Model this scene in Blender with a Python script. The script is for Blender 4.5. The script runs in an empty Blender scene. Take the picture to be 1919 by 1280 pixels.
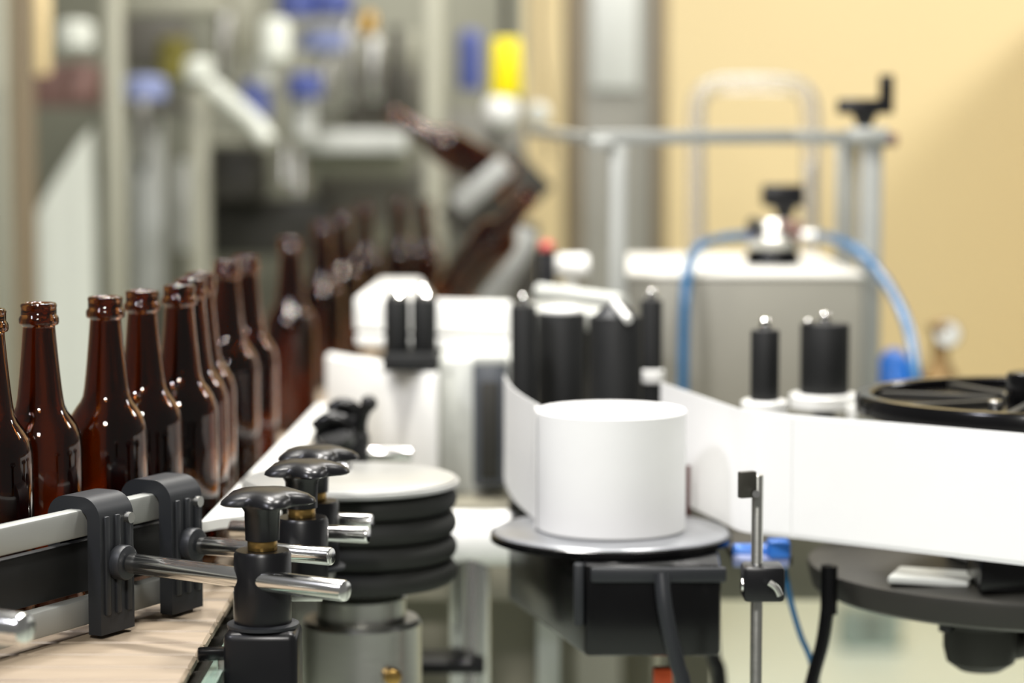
import bpy, bmesh, math, random
from math import sin, cos, pi, radians, atan2, hypot
from mathutils import Vector, Matrix

random.seed(4)
SC = bpy.context.scene
COL = SC.collection
W_PX, H_PX = 1919, 1280
F_PX = 4500.0                       # focal length in pixels of the 1919 wide frame
EYE = 1.30                          # camera height above the floor
HORIZON = 245.0
PITCH = math.atan((H_PX / 2 - HORIZON) / F_PX)

# ------------------------------------------------------------------ camera
cam_data = bpy.data.cameras.new('camera')
cam = bpy.data.objects.new('camera', cam_data)
COL.objects.link(cam)
cam.location = (0, 0, EYE)
cam.rotation_euler = (pi / 2 - PITCH, 0, 0)
cam_data.sensor_width = 36.0
cam_data.lens = F_PX / W_PX * 36.0
cam_data.clip_start = 0.05
cam_data.clip_end = 60
cam_data.dof.use_dof = True
cam_data.dof.focus_distance = 1.68
cam_data.dof.aperture_fstop = 3.3
cam_data.dof.aperture_blades = 0
SC.camera = cam

# ------------------------------------------------------------------ world, lights, exposure
world = bpy.data.worlds.new('world')
SC.world = world
world.use_nodes = True
bg = world.node_tree.nodes['Background']
bg.inputs['Color'].default_value = (1.0, 0.98, 0.94, 1)
bg.inputs['Strength'].default_value = 0.13

def area(name, loc, target, size, power, color=(1, 0.97, 0.92), size_y=None):
    d = bpy.data.lights.new(name, 'AREA')
    d.energy = power
    d.color = color
    d.size = size
    if size_y:
        d.shape = 'RECTANGLE'
        d.size_y = size_y
    o = bpy.data.objects.new(name, d)
    COL.objects.link(o)
    o.location = loc
    v = Vector(target) - Vector(loc)
    o.rotation_euler = v.to_track_quat('-Z', 'Y').to_euler()
    return o

area('ceiling_lamp', (-0.50, 1.75, 2.9), (-0.3, 2.0, 0.9), 0.24, 28)
area('ceiling_lamp', (-0.30, 2.75, 2.9), (-0.2, 2.5, 0.9), 0.24, 28)
area('ceiling_lamp', (0.55, 2.2, 3.0), (0.2, 2.3, 0.9), 0.3, 34)
area('ceiling_lamp', (-0.15, -0.45, 2.5), (-0.05, 2.2, 0.95), 0.3, 37)
area('ceiling_lamp', (-1.4, 0.5, 2.8), (-0.2, 1.9, 0.9), 0.25, 20, (0.9, 0.9, 1.0))
area('ceiling_lamp', (0.2, 4.3, 3.3), (0.0, 4.8, 0.9), 0.6, 27)
area('ceiling_lamp', (3.3, 4.4, 3.3), (0.9, 7.0, 1.3), 0.6, 64, (1, 0.98, 0.95))
area('ceiling_lamp', (0.7, 5.2, 3.5), (0.8, 6.6, 0.6), 0.8, 26, (1, 0.97, 0.93))
SC.view_settings.view_transform = 'Standard'
SC.view_settings.look = 'None'
SC.view_settings.gamma = 1.0
SC.view_settings.use_curve_mapping = False
SC.view_settings.exposure = 0.35
SC.cycles.max_bounces = 24
SC.cycles.transmission_bounces = 24
SC.cycles.transparent_max_bounces = 24
SC.cycles.glossy_bounces = 8
SC.cycles.caustics_refractive = False
SC.cycles.caustics_reflective = False

# ------------------------------------------------------------------ pixel geometry
CP, SP = cos(PITCH), sin(PITCH)
def ray(px, py):
    u = (px - W_PX / 2) / F_PX
    v = (H_PX / 2 - py) / F_PX
    y = CP + v * SP
    z = -SP + v * CP
    return Vector((u / y, 1.0, z / y))
def P(px, py, Y):                   # point of that pixel's ray at forward distance Y
    r = ray(px, py) * Y
    return Vector((r.x, r.y, r.z + EYE))
def Z(px, py, z):                   # point of that pixel's ray on the level z
    r = ray(px, py)
    Y = (z - EYE) / r.z
    return P(px, py, Y)
def S(px, Y):                       # size of px pixels at distance Y
    return px / F_PX * Y

# ------------------------------------------------------------------ materials
def lin(c):
    return tuple(((v / 255) / 12.92 if v / 255 <= 0.04045 else ((v / 255 + 0.055) / 1.055) ** 2.4) for v in c)

def mat(name, rgb, rough=0.5, metal=0.0, var=0.06, scale=30.0, bump=0.0, coat=0.0, trans=0.0, ior=1.5, stretch=None, alpha=1.0, spec=0.5):
    m = bpy.data.materials.new(name)
    m.use_nodes = True
    nt = m.node_tree
    b = nt.nodes['Principled BSDF']
    c = lin(rgb)
    tc = nt.nodes.new('ShaderNodeTexCoord')
    mp = nt.nodes.new('ShaderNodeMapping')
    if stretch:
        mp.inputs['Scale'].default_value = stretch
    nz = nt.nodes.new('ShaderNodeTexNoise')
    nz.inputs['Scale'].default_value = scale
    nz.inputs['Detail'].default_value = 4
    nt.links.new(tc.outputs['Object'], mp.inputs['Vector'])
    nt.links.new(mp.outputs['Vector'], nz.inputs['Vector'])
    mx = nt.nodes.new('ShaderNodeMix')
    mx.data_type = 'RGBA'
    mx.inputs['A'].default_value = tuple(max(0, v * (1 - var)) for v in c) + (1,)
    mx.inputs['B'].default_value = tuple(min(1, v * (1 + var)) for v in c) + (1,)
    nt.links.new(nz.outputs['Fac'], mx.inputs['Factor'])
    nt.links.new(mx.outputs['Result'], b.inputs['Base Color'])
    mr = nt.nodes.new('ShaderNodeMapRange')
    mr.inputs['To Min'].default_value = max(0.0, rough - 0.06)
    mr.inputs['To Max'].default_value = min(1.0, rough + 0.06)
    nt.links.new(nz.outputs['Fac'], mr.inputs['Value'])
    nt.links.new(mr.outputs['Result'], b.inputs['Roughness'])
    b.inputs['Metallic'].default_value = metal
    b.inputs['Coat Weight'].default_value = coat
    b.inputs['Transmission Weight'].default_value = trans
    b.inputs['IOR'].default_value = ior
    if max(rgb) < 60: spec = 0.35
    b.inputs['Specular IOR Level'].default_value = spec
    b.inputs['Alpha'].default_value = alpha
    if bump:
        bp = nt.nodes.new('ShaderNodeBump')
        bp.inputs['Strength'].default_value = bump
        bp.inputs['Distance'].default_value = 0.002
        nt.links.new(nz.outputs['Fac'], bp.inputs['Height'])
        nt.links.new(bp.outputs['Normal'], b.inputs['Normal'])
    return m

M = {}
M['amber'] = mat('amber_glass', (140, 85, 38), 0.05, trans=1.0, var=0.03, scale=12)
M['black'] = mat('black_plastic', (19, 19, 21), 0.30, var=0.12, bump=0.05)
M['charcoal'] = mat('charcoal_plastic', (36, 38, 41), 0.45, var=0.1, bump=0.08)
M['rubber'] = mat('black_rubber', (22, 23, 23), 0.6, var=0.15, bump=0.1)
M['foam'] = mat('dark_foam', (32, 33, 30), 0.7, var=0.15, scale=90, bump=0.2)
M['gloss_black'] = mat('glossy_black', (8, 8, 9), 0.2, var=0.1)
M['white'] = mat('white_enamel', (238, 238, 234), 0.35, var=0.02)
M['paper'] = mat('white_paper', (235, 235, 234), 0.6, var=0.012, scale=60)
M['label'] = mat('label_paper', (238, 238, 237), 0.5, var=0.01, scale=60)
M['steel'] = mat('brushed_steel', (196, 196, 190), 0.32, metal=1.0, var=0.06, scale=40, stretch=(1, 1, 12))
M['chrome'] = mat('polished_steel', (225, 225, 222), 0.16, metal=1.0, var=0.03)
M['alu'] = mat('aluminium_profile', (158, 160, 156), 0.55, metal=0.5, var=0.05)
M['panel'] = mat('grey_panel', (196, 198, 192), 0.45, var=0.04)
M['boxgrey'] = mat('grey_enamel', (132, 130, 120), 0.5, var=0.04)
M['boxtop'] = mat('pale_lid', (226, 224, 216), 0.45, var=0.03)
M['darkslot'] = mat('slate_plate', (70, 74, 80), 0.4, var=0.08)
M['bedgrey'] = mat('olive_grey_enamel', (128, 124, 108), 0.55, var=0.05)
M['discgrey'] = mat('dark_grey_metal', (50, 49, 45), 0.5, metal=0.3, var=0.08)
M['platetop'] = mat('grey_disc_top', (150, 152, 156), 0.3, metal=0.5, var=0.05)
M['brass'] = mat('brass', (160, 130, 74), 0.3, metal=0.9, var=0.08)
M['blue_tube'] = mat('blue_tubing', (58, 124, 176), 0.15, var=0.06, trans=0.5)
M['blue'] = mat('blue_plastic', (40, 110, 200), 0.35, var=0.08)
M['blue_deep'] = mat('deep_blue_plastic', (70, 82, 140), 0.4, var=0.15)
M['blue_pale'] = mat('pale_blue_plastic', (136, 146, 186), 0.4, var=0.1)
M['crate'] = mat('grey_green_crate', (138, 152, 146), 0.5)
M['bronze'] = mat('dull_bronze', (140, 112, 70), 0.5, metal=0.4, var=0.1)
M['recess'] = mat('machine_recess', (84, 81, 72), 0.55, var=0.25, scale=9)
M['lidwhite'] = mat('pale_disc_lid', (172, 173, 170), 0.34, metal=0.45, var=0.03)
M['red'] = mat('dark_red_bar', (86, 32, 30), 0.4)
M['redknob'] = mat('red_button', (196, 84, 76), 0.35)
M['orange'] = mat('orange_plug', (240, 98, 50), 0.4)
M['belt'] = mat('tan_chain_plate', (146, 131, 112), 0.5, var=0.12, scale=18, bump=0.05, stretch=(1, 8, 1))
M['glassgreen'] = mat('green_tinted_acrylic', (196, 226, 208), 0.12, trans=0.55, var=0.05)
M['acrylic'] = mat('clear_acrylic', (250, 248, 246), 0.18, trans=0.82, var=0.01, ior=1.35)
M['postbrown'] = mat('brown_grey_post', (112, 98, 74), 0.6, var=0.08)
M['postgrey'] = mat('grey_post', (148, 147, 130), 0.45, metal=0.25, var=0.06)
M['machpanel'] = mat('machine_panel', (122, 122, 106), 0.45, var=0.12, scale=6, metal=0.2)
M['machdark'] = mat('machine_dark', (52, 50, 44), 0.5, var=0.15)
M['cream'] = mat('cream_tube', (232, 208, 158), 0.45)
M['tank'] = mat('white_tank', (214, 217, 206), 0.4, var=0.03)
M['yellow'] = mat('yellow_plastic', (246, 226, 0), 0.4, var=0.03)
M['pinkish'] = mat('muted_red_plastic', (118, 88, 80), 0.5)
M['olive'] = mat('olive_plastic', (120, 112, 36), 0.5)
M['wall'] = mat('yellow_wall_paint', (222, 203, 158), 0.85, var=0.03, scale=2.0)
M['floor'] = mat('pale_floor', (212, 222, 210), 0.35, var=0.08, scale=1.5)
M['skirting'] = mat('skirting_paint', (150, 150, 132), 0.6)

# ------------------------------------------------------------------ mesh helpers (world coordinates)
class G:
    def __init__(self):
        self.v, self.f = [], []
    def add(self, vs, fs):
        b = len(self.v)
        self.v += [Vector(q) for q in vs]
        self.f += [tuple(b + i for i in q) for q in fs]
        return self
    def addbm(self, bm):
        bm.verts.index_update()
        self.add([q.co.copy() for q in bm.verts], [[q.index for q in f.verts] for f in bm.faces])
        bm.free()
        return self
    def box(self, c, size, rz=0.0, bevel=0.0, seg=2, rot=None):
        bm = bmesh.new()
        bmesh.ops.create_cube(bm, size=1.0)
        bmesh.ops.scale(bm, vec=Vector(size), verts=bm.verts)
        if bevel:
            bmesh.ops.bevel(bm, geom=bm.edges[:], offset=min(bevel, min(size) * 0.45), segments=seg, affect='EDGES', profile=0.5)
        R = rot if rot is not None else Matrix.Rotation(rz, 3, 'Z')
        for q in bm.verts:
            q.co = R @ q.co + Vector(c)
        return self.addbm(bm)
    def lathe(self, c, prof, seg=40, R=None, cap=True):
        vs, fs = [], []
        n = len(prof)
        c = Vector(c)
        rings = []
        for r, z in prof:
            if r <= 1e-7:
                q = Vector((0, 0, z))
                vs.append((R @ q if R else q) + c)
                rings.append([len(vs) - 1])
            else:
                ids = []
                for k in range(seg):
                    a = 2 * pi * k / seg
                    q = Vector((r * cos(a), r * sin(a), z))
                    vs.append((R @ q if R else q) + c)
                    ids.append(len(vs) - 1)
                rings.append(ids)
        for i in range(n - 1):
            A, B = rings[i], rings[i + 1]
            for k in range(seg):
                k2 = (k + 1) % seg
                if len(A) == 1 and len(B) == 1:
                    break
                if len(A) == 1:
                    fs.append((A[0], B[k2], B[k]))
                elif len(B) == 1:
                    fs.append((A[k], A[k2], B[0]))
                else:
                    fs.append((A[k], A[k2], B[k2], B[k]))
        return self.add(vs, fs)
    def cyl(self, p0, p1, r, r1=None, seg=32, bevel=0.0):
        p0, p1 = Vector(p0), Vector(p1)
        r1 = r if r1 is None else r1
        d = p1 - p0
        L = d.length
        R = Vector((0, 0, 1)).rotation_difference(d.normalized()).to_matrix()
        b = min(bevel, L * 0.4, r * 0.8, r1 * 0.8)
        if b > 0:
            prof = [(0, 0), (r - b, 0), (r - b * 0.3, b * 0.3), (r, b), (r1, L - b), (r1 - b * 0.3, L - b * 0.3), (r1 - b, L), (0, L)]
        else:
            prof = [(0, 0), (r, 0), (r1, L), (0, L)]
        return self.lathe(p0, prof, seg, R)
    def sphere(self, c, r, sx=1, sy=1, sz=1, seg=24):
        n = 12
        prof = [(r * sin(pi * i / n), -r * cos(pi * i / n)) for i in range(n + 1)]
        prof[0] = (0, -r); prof[-1] = (0, r)
        b = len(self.v)
        self.lathe((0, 0, 0), prof, seg)
        for i in range(b, len(self.v)):
            q = self.v[i]
            self.v[i] = Vector((q.x * sx, q.y * sy, q.z * sz)) + Vector(c)
        return self
    def tube(self, pts, r, seg=12, smooth=6, radii=None):
        pts = [Vector(p) for p in pts]
        if smooth > 1 and len(pts) > 2:
            out = []
            for i in range(len(pts) - 1):
                a = pts[max(i - 1, 0)]; b = pts[i]; c = pts[i + 1]; d = pts[min(i + 2, len(pts) - 1)]
                for k in range(smooth):
                    t = k / smooth
                    out.append(0.5 * ((2 * b) + (c - a) * t + (2 * a - 5 * b + 4 * c - d) * t * t + (3 * b - a - 3 * c + d) * t ** 3))
            out.append(pts[-1])
            pts = out
        vs, fs = [], []
        ref = None
        for i, p in enumerate(pts):
            t = (pts[min(i + 1, len(pts) - 1)] - pts[max(i - 1, 0)]).normalized()
            if ref is None:
                ref = t.orthogonal().normalized()
            ref = (ref - t * ref.dot(t)).normalized()
            w = t.cross(ref)
            for k in range(seg):
                a = 2 * pi * k / seg
                vs.append(p + (ref * cos(a) + w * sin(a)) * r)
        for i in range(len(pts) - 1):
            for k in range(seg):
                k2 = (k + 1) % seg
                fs.append((i * seg + k, i * seg + k2, (i + 1) * seg + k2, (i + 1) * seg + k))
        fs.append(tuple(reversed(range(seg))))
        fs.append(tuple((len(pts) - 1) * seg + k for k in range(seg)))
        return self.add(vs, fs)
    def prism(self, poly, z0, z1, bevel=0.0):
        n = len(poly)
        ar = sum(poly[i][0] * poly[(i + 1) % n][1] - poly[(i + 1) % n][0] * poly[i][1] for i in range(n))
        if ar < 0:
            poly = list(reversed(poly))
        bm = bmesh.new()
        lo = [bm.verts.new((q[0], q[1], z0)) for q in poly]
        hi = [bm.verts.new((q[0], q[1], z1)) for q in poly]
        bm.faces.new(list(reversed(lo)))
        bm.faces.new(hi)
        for i in range(n):
            j = (i + 1) % n
            bm.faces.new((lo[i], lo[j], hi[j], hi[i]))
        if bevel:
            bmesh.ops.bevel(bm, geom=bm.edges[:], offset=bevel, segments=2, affect='EDGES', profile=0.5)
        return self.addbm(bm)
    def extrude(self, poly, o, ax, ay, az, depth):
        """polygon in the plane (ax, ay) at o, pushed depth along az"""
        n = len(poly)
        a = [o + ax * q[0] + ay * q[1] for q in poly]
        b = [q + az * depth for q in a]
        fs = [tuple(reversed(range(n))), tuple(range(n, 2 * n))]
        for i in range(n):
            j = (i + 1) % n
            fs.append((i, j, n + j, n + i))
        return self.add(a + b, fs)
    def sheet(self, path, z0, z1, th):
        """vertical strip of thickness th along a plan path"""
        pts = [Vector((q[0], q[1])) for q in path]
        off = []
        for i, q in enumerate(pts):
            t = (pts[min(i + 1, len(pts) - 1)] - pts[max(i - 1, 0)]).normalized()
            off.append(q + Vector((-t.y, t.x)) * th)
        n = len(pts)
        vs = [(q.x, q.y, z0) for q in pts] + [(q.x, q.y, z1) for q in pts] + [(q.x, q.y, z0) for q in off] + [(q.x, q.y, z1) for q in off]
        fs = []
        for i in range(n - 1):
            fs += [(i, i + 1, n + i + 1, n + i), (2 * n + i + 1, 2 * n + i, 3 * n + i, 3 * n + i + 1),
                   (n + i, n + i + 1, 3 * n + i + 1, 3 * n + i), (i + 1, i, 2 * n + i, 2 * n + i + 1)]
        fs += [(0, n, 3 * n, 2 * n), (n - 1, 2 * n + n - 1, 3 * n + n - 1, n + n - 1)]
        return self.add(vs, fs)
    def pbox(self, x0, y0, x1, y1, Y, depth, bevel=0.003):
        """box whose front face fills that pixel rectangle at distance Y"""
        a, b = P(x0, y1, Y), P(x1, y0, Y)
        return self.box(((a.x + b.x) / 2, Y + depth / 2, (a.z + b.z) / 2), (abs(b.x - a.x), depth, abs(b.z - a.z)), bevel=bevel)

def link_mesh(name, g, m, parent=None, origin=None, sharp=0.6):
    o0 = Vector(parent.location) if parent is not None and parent.parent is None else (Vector(origin) if origin is not None else Vector((0, 0, 0)))
    if parent is not None and parent.parent is not None:
        o0 = Vector(parent.parent.location)
    me = bpy.data.meshes.new(name)
    me.from_pydata([tuple(q - o0) for q in g.v], [], g.f)
    me.validate()
    bm = bmesh.new(); bm.from_mesh(me)
    bmesh.ops.recalc_face_normals(bm, faces=bm.faces[:])
    bm.to_mesh(me); bm.free()
    for p in me.polygons:
        p.use_smooth = True
    me.set_sharp_from_angle(angle=sharp)
    me.materials.append(m)
    o = bpy.data.objects.new(name, me)
    COL.objects.link(o)
    if parent is not None:
        o.parent = parent
    else:
        o.location = o0
    return o

def tag(o, label, cat, group=None):
    o['label'] = label
    o['category'] = cat
    if group:
        o['group'] = group
    return o
def thing(name, label, cat, loc, group=None):
    o = bpy.data.objects.new(name, None)
    o.empty_display_size = 0.02
    COL.objects.link(o)
    o.location = loc
    return tag(o, label, cat, group)
def part(t, name, g, m, label=None, sharp=0.6):
    o = link_mesh(name, g, m, t, sharp=sharp)
    if label:
        o['label'] = label
    return o
def solo(name, label, cat, g, m, loc, group=None, sharp=0.6):
    return tag(link_mesh(name, g, m, None, loc, sharp), label, cat, group)
def struct(name, g, m):
    o = link_mesh(name, g, m, None, (0, 0, 0))
    o['kind'] = 'structure'
    return o

# ================================================================== the setting
struct('floor', G().box((0, 3.6, -0.05), (8.0, 8.4, 0.1)), M['floor'])
struct('wall_back', G().box((0, 7.1, 1.9), (8.0, 0.2, 3.8)), M['wall'])
struct('shadow_wall_right', G().box((1.72, 5.9, 0.86), (0.16, 2.3, 1.72)), M['wall'])  # unseen low wall, added to cast a diagonal shadow on the back wall
struct('baseboard_back', G().box((0, 6.985, 0.06), (7.9, 0.02, 0.12), bevel=0.004), M['skirting'])

# ================================================================== conveyor
BELT_Z = EYE - 0.3544
BX0, BX1 = -0.415, -0.2135
conv = thing('conveyor', 'long conveyor with tan chain plates carrying the line of brown bottles', 'conveyor', (-0.31, 3.1, 0))
pitch = 0.0381
slat_mesh = None
n_slat = 95
for i in range(n_slat):
    y = 1.32 + i * pitch
    if slat_mesh is None:
        g = G().box((conv.location.x + (BX0 + BX1) / 2 + 0.31, conv.location.y, BELT_Z - 0.004), (BX1 - BX0, pitch - 0.0030, 0.008), bevel=0.002, seg=1)
        s = part(conv, 'slat', g, M['belt'])
        slat_mesh = s.data
    else:
        s = bpy.data.objects.new('slat', slat_mesh)
        COL.objects.link(s)
        s.parent = conv
    s.location = (0, y - conv.location.y, 0)
part(conv, 'side_frame', G().box((-0.2085, 3.1, BELT_Z - 0.095), (0.006, 3.64, 0.10), bevel=0.001), M['steel'])
part(conv, 'side_frame', G().box((-0.4205, 3.1, BELT_Z - 0.065), (0.006, 3.64, 0.12), bevel=0.001), M['steel'])
part(conv, 'bed', G().box((-0.3145, 3.1, BELT_Z - 0.055), (0.20, 3.6, 0.07)), M['machdark'])
part(conv, 'edge_strip', G().box((-0.2, 1.525, BELT_Z - 0.012), (0.0105, 0.41, 0.008), bevel=0.001), M['glassgreen'], 'green tinted clear edge strip')
for (x, y) in ((-0.24, 1.6), (-0.40, 1.6), (-0.24, 3.2), (-0.40, 3.2), (-0.24, 4.7), (-0.40, 4.7)):
    part(conv, 'leg', G().box((x, y, (BELT_Z - 0.09) / 2), (0.04, 0.04, BELT_Z - 0.09), bevel=0.003), M['steel'])

# ================================================================== bottles
OUT = [(0, 3.5), (18, 3), (23, 0.3), (27, 0.6), (29.4, 3), (30.5, 8), (30.5, 118), (30.4, 123), (29.9, 128.5), (28.7, 134), (26.4, 139.5), (23, 144.8), (19.8, 149),
       (17.8, 153.5), (16.7, 160), (15.5, 170), (14.3, 182), (13.1, 195), (12.2, 206), (11.8, 211), (12.0, 212.3), (14.0, 213), (14.6, 214.5), (14.6, 217.5), (13.9, 219.2), (13.0, 220),
       (13.0, 225.5), (13.3, 226.6), (13.1, 228), (12.2, 229)]
INN = [(10.2, 229), (9.4, 227.5), (9.2, 212), (9.8, 204), (11.0, 192), (13.0, 175), (14.6, 160), (15.8, 153), (18.2, 147.2), (21.4, 142.6), (24.6, 137.2), (26.6, 132), (27.7, 126), (27.9, 119), (28, 10), (26, 6), (20, 6), (0, 8)]
BOTTLE_PROF = [(r / 1000, z / 1000) for r, z in OUT + INN]
TOPS = [  # pixel x, pixel y of the mouth, words that place it
    (-17, 577, 'brown beer bottle cut off by the left edge, nearest of the line'),
    (72, 568, 'brown beer bottle standing apart, second from the left edge'),
    (197, 556, 'brown beer bottle, third from the left edge, right of the bright gap'),
    (266, 545, 'brown beer bottle, fourth from the left edge, above the black rail clip'),
    (339, 533, 'brown beer bottle, fifth from the left edge, first of three overlapping necks'),
    (356, 523, 'brown beer bottle, sixth from the left edge, middle of three overlapping necks'),
    (374, 512, 'brown beer bottle, seventh from the left edge, last of three overlapping necks'),
    (424, 489, 'brown beer bottle, eighth from the left edge, left of a touching pair'),
    (461, 480, 'brown beer bottle, ninth from the left edge, right of a touching pair'),
    (543, 446, 'brown beer bottle alone beyond the touching pair, blurred, tenth in the line'),
    (603, 417, 'blurred brown beer bottle, eleventh in the line, left of the white labelling head'),
    (641, 399, 'blurred brown beer bottle, twelfth in the line, just behind the head corner'),
    (682, 381, 'blurred dark beer bottle, thirteenth in the line, beyond the labelling head'),
    (747, 372, 'blurred dark beer bottle beyond the head, second last at the far end'),
    (797, 376, 'blurred dark beer bottle at the far right end of the line, before the grey post'),
]
proto = None
for i, (px, py, lab) in enumerate(TOPS):
    p = Z(px, py, BELT_Z + 0.229)
    if i == 0: p.y -= 0.012
    if i == 4: p.y -= 0.012
    if i == 5: p.y += 0.004
    if proto is None:
        o = link_mesh('beer_bottle', G().lathe((0, 0, 0), BOTTLE_PROF, 48), M['amber'], sharp=1.2)
        proto = o
    else:
        o = proto.copy(); COL.objects.link(o)
    o.location = (p.x, p.y, BELT_Z + 0.0003)
    tag(o, lab, 'bottle', 'brown bottles queuing on the conveyor')

# ================================================================== guide rail along the bottles
ra, rb = Z(0, 970, EYE - 0.26), Z(350, 895, EYE - 0.26)
u = Vector((rb.x - ra.x, rb.y - ra.y, 0)); RL = u.length; u.normalize()
nrm = Vector((u.y, -u.x, 0))              # towards the clamps
UP = Vector((0, 0, 1))
def on_rail(t, off=0.0, zb=0.26):
    q = Vector((ra.x, ra.y, 0)) + u * (RL * t) + nrm * off
    return Vector((q.x, q.y, EYE - zb))
rail = thing('guide_rail', 'bottle guide rail of two silver bars in black plastic clips at lower left', 'rail', on_rail(0.4, 0, 0.3544))
rail_rz = atan2(u.y, u.x)
def bar(t0, t1, zb0, zb1, off, th, bev=0.002):
    a, b = on_rail(t0, off), on_rail(t1, off)
    c = (a + b) / 2
    return G().box((c.x, c.y, EYE - (zb0 + zb1) / 2), ((b - a).length, th, zb1 - zb0), rz=rail_rz, bevel=bev)
part(rail, 'top_bar', bar(-0.9, 0.93, 0.2635, 0.283, 0.008, 0.012), M['alu'], 'silver upper bar')
part(rail, 'bottom_bar', bar(-0.9, 0.93, 0.327, 0.346, 0.008, 0.012), M['alu'], 'silver lower bar')
part(rail, 'backing_strip', bar(-0.9, 0.93, 0.288, 0.325, 0.0, 0.008), M['rubber'], 'black strip between the bars')
def arch(w, h, r, th):
    o = []
    for k in range(9):
        a = pi - pi / 2 * k / 8
        o.append((-w / 2 + r + r * cos(a), h - r + r * sin(a)))
    for k in range(9):
        a = pi / 2 - pi / 2 * k / 8
        o.append((w / 2 - r + r * cos(a), h - r + r * sin(a)))
    o += [(w / 2, 0), (w / 2 - th, 0)]
    r2 = max(r - th, 0.002)
    for k in range(7):
        a = pi / 2 * k / 6
        o.append((w / 2 - th - r2 + r2 * cos(a), h - th - r2 + r2 * sin(a)))
    for k in range(7):
        a = pi / 2 + pi / 2 * k / 6
        o.append((-w / 2 + th + r2 + r2 * cos(a), h - th - r2 + r2 * sin(a)))
    o += [(-w / 2 + th, 0.045), (-w / 2, 0.045)]
    return o
for t, zt in ((0.42, 0.2545), (0.81, 0.2535)):
    o = on_rail(t, 0.006, 0.3515) - u * 0.019
    g = G().extrude(arch(0.046, 0.3515 - zt, 0.016, 0.011), o, nrm, UP, u, 0.038)
    clip = part(rail, 'clip', g, M['charcoal'], sharp=0.5)
    for k in range(3):
        q = on_rail(t, 0.0295, 0.303) + u * (-0.012 + 0.012 * k)
        part(clip, 'rib', G().box(q, (0.005, 0.003, 0.070), rz=rail_rz, bevel=0.001), M['charcoal'])
    q = on_rail(t, 0.029, 0.302)
    part(clip, 'collar', G().cyl(q, q + nrm * 0.01, 0.0125, bevel=0.002), M['charcoal'])
    q = on_rail(t, 0.031, 0.272) + u * 0.012
    part(clip, 'screw', G().cyl(q - nrm * 0.004, q + nrm * 0.002, 0.004, seg=16), M['steel'])

# ================================================================== rod clamps
def star_knob_geo(c, R, h, lobes=5, tilt=None, spin=0.3, droop=0.35):
    """lobed, domed hand knob with its underside at c"""
    g = G()
    vs, fs = [], []
    rad = [0.0, 0.3, 0.6, 0.85, 0.97, 1.0, 0.93, 0.6]
    hz = [1.0, 0.97, 0.86, 0.62, 0.36, 0.12, 0.0, 0.05]
    seg = 60
    RM = tilt if tilt is not None else Matrix.Identity(3)
    c = Vector(c)
    vs.append(RM @ Vector((0, 0, h)) + c)
    for i in range(1, 8):
        for k in range(seg):
            a = 2 * pi * k / seg
            m = 1 - 0.26 * (0.5 - 0.5 * cos(lobes * a + spin)) * rad[i] ** 2
            r = R * rad[i] * m
            z = h * hz[i] - droop * h * (1 - m) * 0
            vs.append(RM @ Vector((r * cos(a), r * sin(a), z)) + c)
    for k in range(seg):
        fs.append((0, 1 + k, 1 + (k + 1) % seg))
    for i in range(6):
        for k in range(seg):
            k2 = (k + 1) % seg
            fs.append((1 + i * seg + k, 1 + (i + 1) * seg + k, 1 + (i + 1) * seg + k2, 1 + i * seg + k2))
    vs.append(RM @ Vector((0, 0, 0.02 * h)) + c)
    for k in range(seg):
        fs.append((len(vs) - 1, 1 + 6 * seg + (k + 1) % seg, 1 + 6 * seg + k))
    return g.add(vs, fs)

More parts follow.
